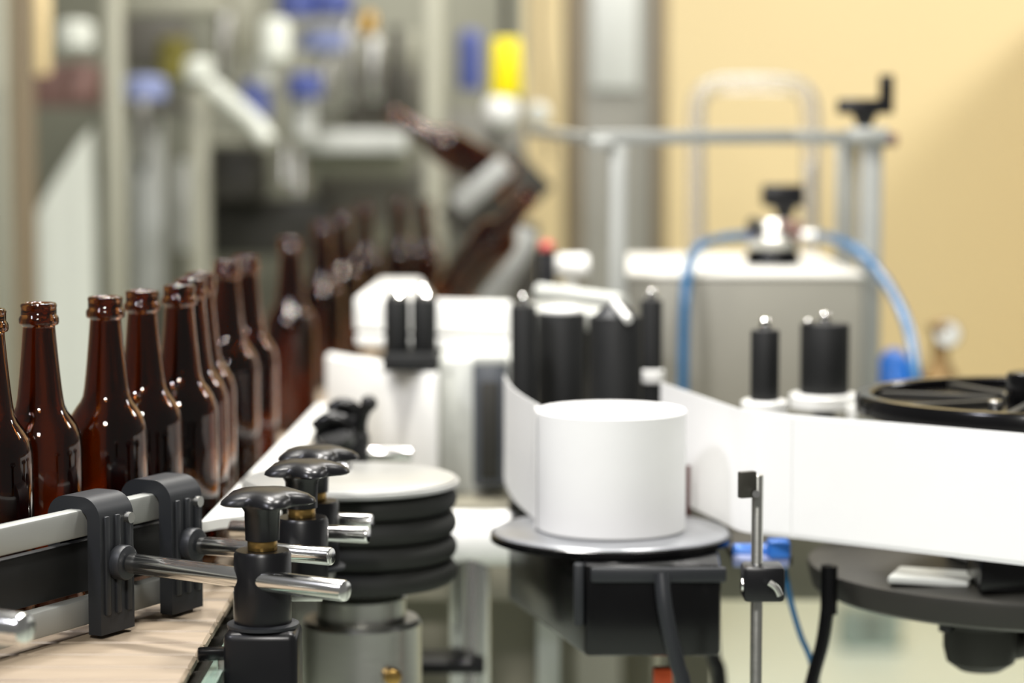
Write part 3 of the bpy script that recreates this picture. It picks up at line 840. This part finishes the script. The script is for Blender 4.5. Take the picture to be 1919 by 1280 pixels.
solo('air_tube', 'blue air tube arching left from the valve and down the box front', 'tube',
     G().tube([P(1398, 442, 3.06), P(1350, 447, 3.0), P(1312, 462, 2.93), P(1292, 495, 2.88), P(1284, 560, 2.86), P(1281, 650, 2.855), P(1280, 760, 2.85), P(1280, 840, 2.85)], S(10, 2.9), 14), M['blue_tube'], P(1281, 830, 2.85))
solo('air_tube', 'blue air tube arching right from the valve down past the right post', 'tube',
     G().tube([P(1530, 441, 3.07), P(1560, 447, 3.0), P(1600, 465, 2.92), P(1645, 508, 2.88), P(1682, 565, 2.84), P(1706, 630, 2.8), P(1718, 710, 2.76), P(1722, 820, 2.76), P(1726, 940, 2.76), P(1728, 1010, 2.76)], S(9.5, 2.9), 14), M['blue_tube'], P(1718, 800, 2.76))

# ================================================================== rewind reel at right
rx, ry = S(1950 - 959.5, 2.03), 2.03
tz = EYE - 0.226
RT = S(340, 2.03)
rl = thing('rewind_reel', 'black reel with a spoked ring flange on top, cut off by the right edge', 'reel', (rx, ry, EYE - 0.42))
part(rl, 'top_flange', G().lathe((rx, ry, tz), [(RT - 0.012, 0.003), (RT - 0.002, 0.003), (RT, 0.0), (RT, -0.012), (RT - 0.003, -0.014), (RT - 0.014, -0.014), (RT - 0.014, 0.001), (RT - 0.012, 0.003)], 96), M['gloss_black'])
part(rl, 'flange_disc', G().lathe((rx, ry, tz), [(0, -0.005), (RT - 0.013, -0.005), (RT - 0.013, -0.013), (0, -0.013)], 72), M['gloss_black'])
for k in range(8):
    a = radians(22 + 45 * k)
    c = Vector((rx + 0.085 * cos(a), ry + 0.085 * sin(a), tz - 0.003))
    part(rl, 'spoke', G().box(c, (0.10, 0.008, 0.006), rz=a, bevel=0.001), M['discgrey'])
for px, py in ((1893, 741), (1865, 755)):
    q = Z(px, py, tz)
    part(rl, 'screw', G().cyl((q.x, q.y, tz - 0.006), (q.x, q.y, tz + 0.002), 0.006, bevel=0.001, seg=16), M['chrome'])
q = Z(1925, 735, tz)
part(rl, 'hub', G().cyl((rx, ry, tz - 0.008), (rx, ry, tz + 0.022), 0.026, bevel=0.003), M['gloss_black'])
part(rl, 'core', G().cyl((rx, ry, EYE - 0.36), (rx, ry, tz - 0.012), 0.075), M['paper'], 'white paper wound on the core')
RB = S(425, 2.03)
bz = EYE - 0.362
part(rl, 'bottom_flange', G().lathe((rx, ry, bz), [(0, 0), (RB - 0.03, 0), (RB - 0.02, -0.003), (RB, -0.006), (RB + 0.001, -0.010), (RB - 0.003, -0.026), (RB - 0.012, -0.03), (0, -0.03)], 96), M['discgrey'], 'dark grey bottom flange')
part(rl, 'black_block', G().box((rx - 0.01, ry - RB + 0.060, bz + 0.0125), (0.135, 0.06, 0.027), bevel=0.002), M['gloss_black'])
part(rl, 'bracket', G().box((rx - 0.105, ry - 0.105, bz + 0.001), (0.065, 0.05, 0.006), rz=-0.35, bevel=0.002), M['panel'], 'pale flat patch for light on the bottom flange')  # pale plate stands in for light falling on the bottom flange top
q = P(1838, 1200, 1.97)
part(rl, 'motor', G().lathe((q.x, q.y, 0), [(0, bz - 0.085), (0.018, bz - 0.085), (0.028, bz - 0.078), (0.031, bz - 0.066), (0.031, bz - 0.048), (0.034, bz - 0.044), (0.034, bz - 0.034), (0.026, bz - 0.028), (0, bz - 0.028)], 40), M['discgrey'], 'dark rounded drive motor')
part(rl, 'motor_collar', G().cyl((q.x, q.y, bz - 0.046), (q.x, q.y, bz - 0.031), 0.036, bevel=0.003), M['gloss_black'])
for dx in (-0.033, 0.036):
    part(rl, 'collar_bolt', G().cyl((q.x + dx, q.y - 0.02, bz - 0.049), (q.x + dx, q.y - 0.02, bz - 0.036), 0.006, seg=14, bevel=0.001), M['black'])
part(rl, 'motor_arm', G().tube([(q.x + 0.01, q.y, bz - 0.068), (q.x + 0.05, q.y, bz - 0.060), (q.x + 0.14, q.y, bz - 0.035), (q.x + 0.2, q.y, bz - 0.03)], 0.012, 14), M['discgrey'])
part(rl, 'pedestal', G().cyl((q.x + 0.19, q.y, 0.0), (q.x + 0.19, q.y, bz - 0.02), 0.03), M['discgrey'])
# gauge and blue regulator behind the reel
q = P(1776, 626, 3.2)
gz = P(1776, 720, 3.2).z
ga = thing('pressure_gauge', 'round white faced gauge on a brown stem behind the black reel', 'gauge', (q.x, q.y, gz))
part(ga, 'case', G().cyl((q.x, q.y + 0.02, q.z), (q.x, q.y, q.z), S(27, 3.2), bevel=0.003), M['bronze'])
part(ga, 'dial_face', G().cyl((q.x, q.y + 0.002, q.z), (q.x, q.y - 0.0015, q.z), S(23, 3.2), bevel=0.0005), M['white'], 'white dial face')
part(ga, 'stem', G().lathe((q.x - 0.008, q.y + 0.012, 0), [(0, gz - 0.03), (0.012, gz - 0.03), (0.024, gz - 0.005), (0.026, gz + 0.008), (0.012, gz + 0.03), (0.010, q.z - 0.01), (0.018, q.z + 0.012), (0, q.z + 0.02)], 24), M['bronze'])
part(ga, 'feed_pipe', G().cyl((q.x, q.y + 0.012, gz - 0.024), (bx1 + 0.002, q.y + 0.012, gz - 0.024), 0.006), M['bronze'])
q = P(1675, 690, 3.0)
solo('regulator', 'bright blue air regulator cup behind the right post and blue tube', 'regulator',
     G().lathe((q.x, q.y, 0), [(0, P(1675, 745, 3.0).z), (S(40, 3), P(1675, 740, 3.0).z), (S(40, 3), P(1675, 710, 3.0).z), (S(30, 3), P(1675, 675, 3.0).z), (S(14, 3), P(1675, 655, 3.0).z), (0, P(1675, 652, 3.0).z)], 32).cyl((q.x, q.y, P(1675, 728, 3.0).z), (P(1657, 700, 2.98).x, q.y - 0.02, P(1675, 728, 3.0).z), 0.006), M['blue'], (q.x, q.y, P(1675, 745, 3.0).z))

# ================================================================== sensor stand in front of the band
q = P(1418, 1100, 1.80)
ss = thing('sensor_stand', 'thin steel sensor stand in front of the white band', 'sensor stand', (q.x, q.y, 0))
part(ss, 'rod', G().cyl((q.x, q.y, 0.01), (q.x, q.y, P(1418, 890, 1.8).z), 0.0045, bevel=0.0008), M['steel'])
part(ss, 'base_plate', G().cyl((q.x, q.y, 0), (q.x, q.y, 0.01), 0.03, bevel=0.002), M['steel'])
part(ss, 'flag', G().box(P(1400, 908, 1.79), (S(34, 1.8), 0.006, S(50, 1.8)), rz=0.4, bevel=0.001), M['machdark'], 'small dark square flag')
part(ss, 'flag_screw', G().cyl(P(1417, 926, 1.79), P(1417, 926, 1.78), 0.0028, seg=14), M['chrome'])
ck = part(ss, 'clamp_block', G().pbox(1394, 1064, 1472, 1130, 1.78, 0.03, bevel=0.003), M['black'])
part(ck, 'clamp_lever', G().tube([P(1442, 1092, 1.772), P(1455, 1102, 1.77), P(1462, 1116, 1.77)], 0.0026, 10), M['steel'])
part(ck, 'clamp_screw', G().cyl(P(1388, 1096, 1.79), P(1398, 1096, 1.79), 0.005, seg=16, bevel=0.001), M['chrome'])
# blue fitting behind the stand
q = P(1425, 1035, 2.0)
bf = thing('air_fitting', 'blue air fitting with pale collar behind the sensor stand', 'fitting', (q.x, q.y, P(1425, 1060, 2.0).z))
part(bf, 'body', G().cyl(P(1372, 1036, 2.0), P(1480, 1034, 2.0), 0.0075, bevel=0.002), M['blue'])
part(bf, 'collar', G().cyl(P(1372, 1050, 1.995), P(1478, 1052, 1.995), 0.006, bevel=0.002), M['blue_pale'], 'pale blue collar')
part(bf, 'nut', G().pbox(1440, 1015, 1482, 1048, 1.985, 0.02, bevel=0.003), M['blue'])
part(bf, 'rail', G().box((P(1420, 1050, 2.06).x, 2.10, P(1450, 1042, 2.06).z + 0.004), (0.05, 0.17, 0.008), bevel=0.001), M['machdark'])
# hoses
solo('black_hose', 'black hose hanging below the dark bottom flange, blue near its lower end', 'hose',
     G().tube([P(1552, 1115, 1.95), P(1548, 1160, 1.95), P(1540, 1210, 1.95), P(1525, 1265, 1.95), P(1512, 1330, 1.95), P(1500, 1500, 1.95), P(1490, 1900, 1.95), P(1490, 3600, 1.95)], S(13, 1.95), 14).cyl(P(1553, 1150, 1.95), P(1554, 1060, 1.95), S(16, 1.95)), M['gloss_black'], P(1540, 1210, 1.95))
solo('thin_blue_hose', 'thin pale blue hose slanting down behind the black hose', 'hose',
     G().tube([P(1468, 1050, 2.02), P(1480, 1120, 2.02), P(1500, 1190, 2.02), P(1520, 1240, 2.02), P(1535, 1330, 2.02), P(1540, 1700, 2.02), P(1540, 3400, 2.02)], S(6, 2.0), 10), M['blue_tube'], P(1480, 1120, 2.02))
solo('power_cable', 'black cable hanging in front of the housing to the bottom edge', 'cable',
     G().tube([P(1240, 1075, 1.868), P(1245, 1130, 1.862), P(1256, 1190, 1.86), P(1270, 1245, 1.86), P(1285, 1330, 1.86), P(1290, 1700, 1.86), P(1290, 3600, 1.86)], S(15, 1.86), 14), M['charcoal'], P(1256, 1190, 1.86))
solo('power_cable', 'dark cable behind the housing, right of the other cable at the bottom', 'cable',
     G().tube([P(1335, 1150, 2.19), P(1338, 1230, 2.19), P(1350, 1290, 2.19), P(1355, 1600, 2.19), P(1355, 3200, 2.19)], S(14, 2.19), 12), M['black'], P(1340, 1230, 2.19))
q = P(1242, 1274, 1.95)
solo('orange_plug', 'orange plug peeping out under the black housing', 'plug', G().box(q, (0.016, 0.012, 0.022), bevel=0.003).cyl((q.x, q.y, 0.0), (q.x, q.y, q.z), 0.004), M['orange'], q)

# ================================================================== clear arch guard
AY = 3.55
ap = [P(1304, 640, AY), P(1304, 520, AY), P(1304, 350, AY), P(1304, 230, AY), P(1312, 180, AY), P(1340, 160, AY), P(1400, 156, AY), P(1470, 158, AY), P(1506, 172, AY), P(1520, 215, AY), P(1520, 350, AY), P(1518, 520, AY), P(1518, 640, AY)]
for k in (0, -1):
    ap[k].z = TZ + 0.001
ag = thing('arch_guard', 'clear plastic arch behind the grey box, against the yellow wall', 'guard', (P(1410, 640, AY).x, AY, TZ))
part(ag, 'arch', G().tube(ap, S(17, AY), 16), M['acrylic'])

# ================================================================== filling machine in the background
fm = thing('filling_machine', 'big blurred filling machine of grey posts, panels and blue valves', 'machine', (-0.45, 4.9, 0))
part(fm, 'back_panel', G().pbox(40, -60, 985, 900, 5.9, 0.04), M['machpanel'])
part(fm, 'base_cabinet', G().box((-0.75, 5.45, 0.35), (0.95, 0.9, 0.7), bevel=0.01), M['machdark'])
def mp(name, m, x0, y0, x1, y1, Y, depth=0.05, bevel=0.006, label=None):
    return part(fm, name, G().pbox(x0, y0, x1, y1, Y, depth, bevel), m, label)
def post_to_floor(x0, x1, Y, m, ytop=-80):
    a = P(x0, ytop, Y); b = P(x1, ytop, Y)
    w = b.x - a.x
    return part(fm, 'post', G().box(((a.x + b.x) / 2, Y + w / 2, a.z / 2), (w, w, a.z), bevel=0.004), m)
post_to_floor(14, 54, 4.3, M['postbrown'])
post_to_floor(-30, 8, 4.6, M['postgrey'])
post_to_floor(192, 226, 4.5, M['postgrey'])
post_to_floor(352, 388, 4.9, M['postgrey'], 170)
post_to_floor(792, 832, 4.6, M['postgrey'])
mp('top_rail', M['postgrey'], 226, -10, 425, 26, 4.9)
mp('top_rail', M['postgrey'], 425, -60, 475, 110, 5.2)
mp('cross_rail', M['postgrey'], 386, 256, 486, 272, 4.9)
mp('drive_box', M['machdark'], 394, 274, 486, 372, 5.0, 0.2)
mp('drive_box', M['machdark'], 380, 372, 620, 480, 5.2, 0.2)
mp('panel', M['panel'], 250, 215, 300, 560, 5.3, 0.05, label='pale narrow panel')
mp('panel', M['panel'], 330, 300, 384, 470, 5.4, 0.05)
mp('panel', M['machpanel'], 560, 280, 770, 330, 5.1, 0.1)
mp('shelf_bar', M['panel'], 570, 245, 760, 285, 5.0, 0.1)
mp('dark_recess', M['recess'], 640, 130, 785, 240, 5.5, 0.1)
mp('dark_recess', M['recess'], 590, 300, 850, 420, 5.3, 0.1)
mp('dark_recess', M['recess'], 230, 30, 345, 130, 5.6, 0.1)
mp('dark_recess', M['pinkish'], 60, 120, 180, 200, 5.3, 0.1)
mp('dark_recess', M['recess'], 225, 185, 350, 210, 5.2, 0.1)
mp('side_panel', M['postgrey'], 640, 60, 790, 140, 5.6, 0.05)
mp('side_panel', M['boxgrey'], 830, 200, 985, 600, 5.5, 0.05)
def vcyl(name, m, x0, y0, x1, y1, Y, label=None, dome=0.2):
    q = P((x0 + x1) / 2, y1, Y)
    r = S((x1 - x0) / 2, Y); h = S(y1 - y0, Y)
    g = G().lathe((q.x, q.y, q.z), [(0, 0), (r * 0.9, 0), (r, r * 0.1), (r, h * (1 - dome)), (r * 0.85, h * (1 - dome * 0.4)), (r * 0.5, h * (1 - dome * 0.05)), (0, h)], 28)
    return part(fm, name, g, m, label)
vcyl('valve_cap', M['blue_pale'], 232, 142, 312, 188, 4.85, 'pale blue valve cap')
vcyl('valve_cap', M['blue_deep'], 452, 150, 506, 222, 4.8, 'blue valve cap')
vcyl('valve_cap', M['blue_deep'], 538, 136, 604, 184, 4.85, 'blue valve cap')
vcyl('valve_cap', M['blue_deep'], 520, -30, 590, 32, 4.9, 'blue valve cap')
vcyl('valve_cap', M['blue_deep'], 580, -20, 660, 30, 4.95, 'blue valve cap')
vcyl('valve_cap', M['blue_pale'], 560, 52, 650, 96, 5.0, 'pale blue valve cap')
vcyl('valve_body', M['blue_deep'], 858, 56, 904, 168, 4.9, 'dull blue valve body')
vcyl('filter_bowl', M['tank'], 488, 34, 544, 112, 4.75, 'white filter bowl')
vcyl('filter_bowl', M['tank'], 110, 38, 176, 92, 4.8, 'white filter bowl')
vcyl('filter_bowl', M['tank'], 346, 108, 402, 152, 4.75, 'white filter bowl')
vcyl('valve_stem', M['panel'], 482, 100, 512, 160, 4.78)
vcyl('valve_stem', M['panel'], 552, 180, 592, 260, 4.9)
vcyl('knob', M['olive'], 296, 70, 356, 146, 5.1, 'olive yellow knob')
vcyl('knob', M['brass'], 668, 22, 708, 66, 4.9, 'brass coloured knob')
vcyl('knob', M['pinkish'], 124, 116, 172, 182, 4.9, 'dull red knob')
for px, w, y0, y1, m_ in ((612, 15, 96, 215, 'steel'), (652, 12, 40, 200, 'steel'), (700, 16, 70, 190, 'steel'), (742, 13, 50, 230, 'machdark'), (420, 14, 20, 150, 'steel'), (268, 12, 188, 300, 'steel')):
    a_, b_ = P(px, y1, 5.05), P(px, y0, 5.05)
    hd_ = part(fm, 'filling_head', G().cyl(a_, b_, S(w, 5.05), bevel=0.003), M[m_])
    part(hd_, 'spout', G().cyl(a_ - UP * 0.035, a_, S(w * 0.35, 5.05), S(w * 0.8, 5.05)), M['machdark'])
chp = [P(396, 160, 4.7), P(425, 185, 4.68), P(455, 210, 4.66), P(482, 236, 4.64), P(504, 268, 4.62)]
part(fm, 'chute', G().tube(chp, S(17, 4.65), 14), M['tank'], 'white curved chute')
part(fm, 'hanging_tube', G().cyl(P(77, 140, 4.5), P(77, -60, 4.5), S(17, 4.5), bevel=0.004), M['cream'], 'cream hanging tube')
for px, py in ((535, 340), (560, 360)):
    part(fm, 'nozzle', G().cyl(P(px, py - 70, 4.6), P(px, py, 4.6), S(9, 4.6), S(14, 4.6)), M['steel'])
part(fm, 'cable', G().tube([P(1012, -60, 4.8), P(1010, 60, 4.8), P(1020, 160, 4.8), P(1030, 300, 4.8)], S(4, 4.8), 8), M['postbrown'])
# star wheel table carrying the last bottles off the belt
sw = thing('star_wheel_table', 'dark outfeed table at the far end of the bottle line', 'table', (-0.16, 4.35, 0))
part(sw, 'table_top', G().box((-0.106, 4.28, BELT_Z - 0.012), (0.207, 0.58, 0.022), bevel=0.003), M['machdark'])
part(sw, 'pedestal', G().cyl((-0.10, 4.25, 0), (-0.10, 4.25, BELT_Z - 0.023), 0.05), M['machdark'])

# slanted white splash panel at left
wp = thing('splash_panel', 'bright white slanted panel behind the left bottles, right of the brown post', 'panel', (P(118, 600, 4.75).x, 4.78, 0))
poly = [P(56, 425, 4.75), P(84, 370, 4.75), P(120, 310, 4.75), P(150, 265, 4.75), P(172, 240, 4.75)]
poly = [(q.x, q.z) for q in poly]
poly += [(poly[-1][0] + 0.004, 0.10), (poly[0][0], 0.10)]
part(wp, 'sheet', G().extrude(poly, Vector((0, 4.75, 0)), Vector((1, 0, 0)), UP, Vector((0, 1, 0)), 0.02), M['tank'])
for dx in (0.01, 0.10):
    part(wp, 'foot', G().box((poly[0][0] + dx, 4.77, 0.055), (0.02, 0.10, 0.11), bevel=0.002), M['steel'])

# yellow canister on the filler
q = P(948, 182, 4.4)
yc = thing('yellow_canister', 'vivid yellow canister with a white rounded foot, top centre', 'canister', (q.x, q.y, P(948, 240, 4.4).z))
part(yc, 'body', G().cyl((q.x, q.y, P(948, 180, 4.4).z), (q.x, q.y, P(948, 72, 4.4).z), S(30, 4.4), S(27, 4.4), bevel=0.004), M['yellow'])
part(yc, 'foot', G().sphere(P(940, 206, 4.4), S(34, 4.4)), M['white'], 'white rounded foot')
part(yc, 'neck', G().cyl((q.x, q.y, P(948, 72, 4.4).z), (q.x, q.y, P(948, -60, 4.4).z), S(9, 4.4)), M['machdark'])
part(yc, 'mount', G().tube([P(940, 226, 4.4), P(936, 240, 4.7), P(930, 250, 5.1), P(926, 255, 5.485)], 0.014, 10), M['machdark'])
q = P(1008, 214, 4.5)
part(yc, 'side_valve', G().sphere(q, S(22, 4.5)), M['panel'])

# rinser chute with tilted bottles
rn = thing('rinser_chute', 'dark slanted chute with silver bars holding tilted bottles', 'chute', (P(930, 560, 3.6).x, 3.6, TZ))
def pbar(p0, p1, w, th, m, name, lab=None):
    d = p1 - p0
    ax = d.normalized(); az = Vector((0, 1, 0)); az = (az - ax * az.dot(ax)).normalized(); ay = az.cross(ax)
    R = Matrix((ax, ay, az)).transposed()
    return part(rn, name, G().box((p0 + p1) / 2, (d.length, w, th), rot=R, bevel=0.004), m, lab)
pbar(P(856, 388, 3.75), P(950, 308, 3.75), S(42, 3.75), 0.02, M['alu'], 'guide_bar', 'silver slanted bar')
pbar(P(908, 590, 3.42), P(990, 430, 3.42), S(48, 3.42), 0.02, M['alu'], 'guide_bar', 'silver slanted bar')
pbar(P(860, 440, 4.07), P(1000, 310, 4.07), S(110, 4.07), 0.03, M['machdark'], 'chute_plate')
part(rn, 'stand', G().box((P(985, 700, 3.62).x, 3.64, TZ / 2 + 0.5 * P(985, 420, 3.62).z - 0.5 * 0.0), (0.04, 0.03, P(985, 420, 3.62).z - TZ), bevel=0.003), M['machdark'])
def tilt_bottle(base_px, mouth_px, Yb, Ym, lab):
    p0 = P(*base_px, Yb); m0 = P(*mouth_px, Ym)
    d = (m0 - p0).normalized()
    o = proto.copy(); COL.objects.link(o)
    o.location = p0
    o.rotation_euler = Vector((0, 0, 1)).rotation_difference(d).to_euler()
    tag(o, lab, 'bottle', 'tilted bottles in the rinser chute')
tilt_bottle((850, 545), (940, 432), 3.26, 3.16, 'tilted amber bottle leaning against the lower silver bar')
tilt_bottle((960, 345), (856, 285), 3.86, 3.85, 'tilted brown bottle high in the dark slanted chute')

q = P(1626, 1200, 6.0)
kz = thing('storage_crate', 'small blurred grey green crate on the far floor, seen under the dark reel flange', 'crate', (q.x, 6.0, 0))
part(kz, 'shell', G().box((q.x, 6.0, 0.045), (0.15, 0.12, 0.09), bevel=0.004), M['crate'])
part(kz, 'rim', G().box((q.x, 6.0, 0.094), (0.16, 0.13, 0.008), bevel=0.002), M['crate'])
part(kz, 'handle', G().box((q.x, 5.936, 0.06), (0.05, 0.008, 0.018), bevel=0.003), M['recess'])

# ================================================================== pillar cabinet behind the frame
pc = thing('pillar_cabinet', 'tall grey cabinet with a pale upright window, before the yellow wall', 'cabinet', (P(1160, 600, 5.3).x, 5.4, 0))
a, b = P(1062, -100, 5.3), P(1252, -100, 5.3)
part(pc, 'body', G().box(((a.x + b.x) / 2, 5.45, a.z / 2), (b.x - a.x, 0.3, a.z), bevel=0.01), M['boxgrey'])
part(pc, 'window', G().pbox(1108, -90, 1198, 168, 5.285, 0.02, bevel=0.004), M['panel'], 'pale upright window panel')
part(pc, 'edge_strip', G().pbox(1062, -90, 1092, 640, 5.285, 0.02, bevel=0.004), M['postbrown'])
part(pc, 'edge_strip', G().pbox(1222, -90, 1252, 640, 5.285, 0.02, bevel=0.004), M['postbrown'])
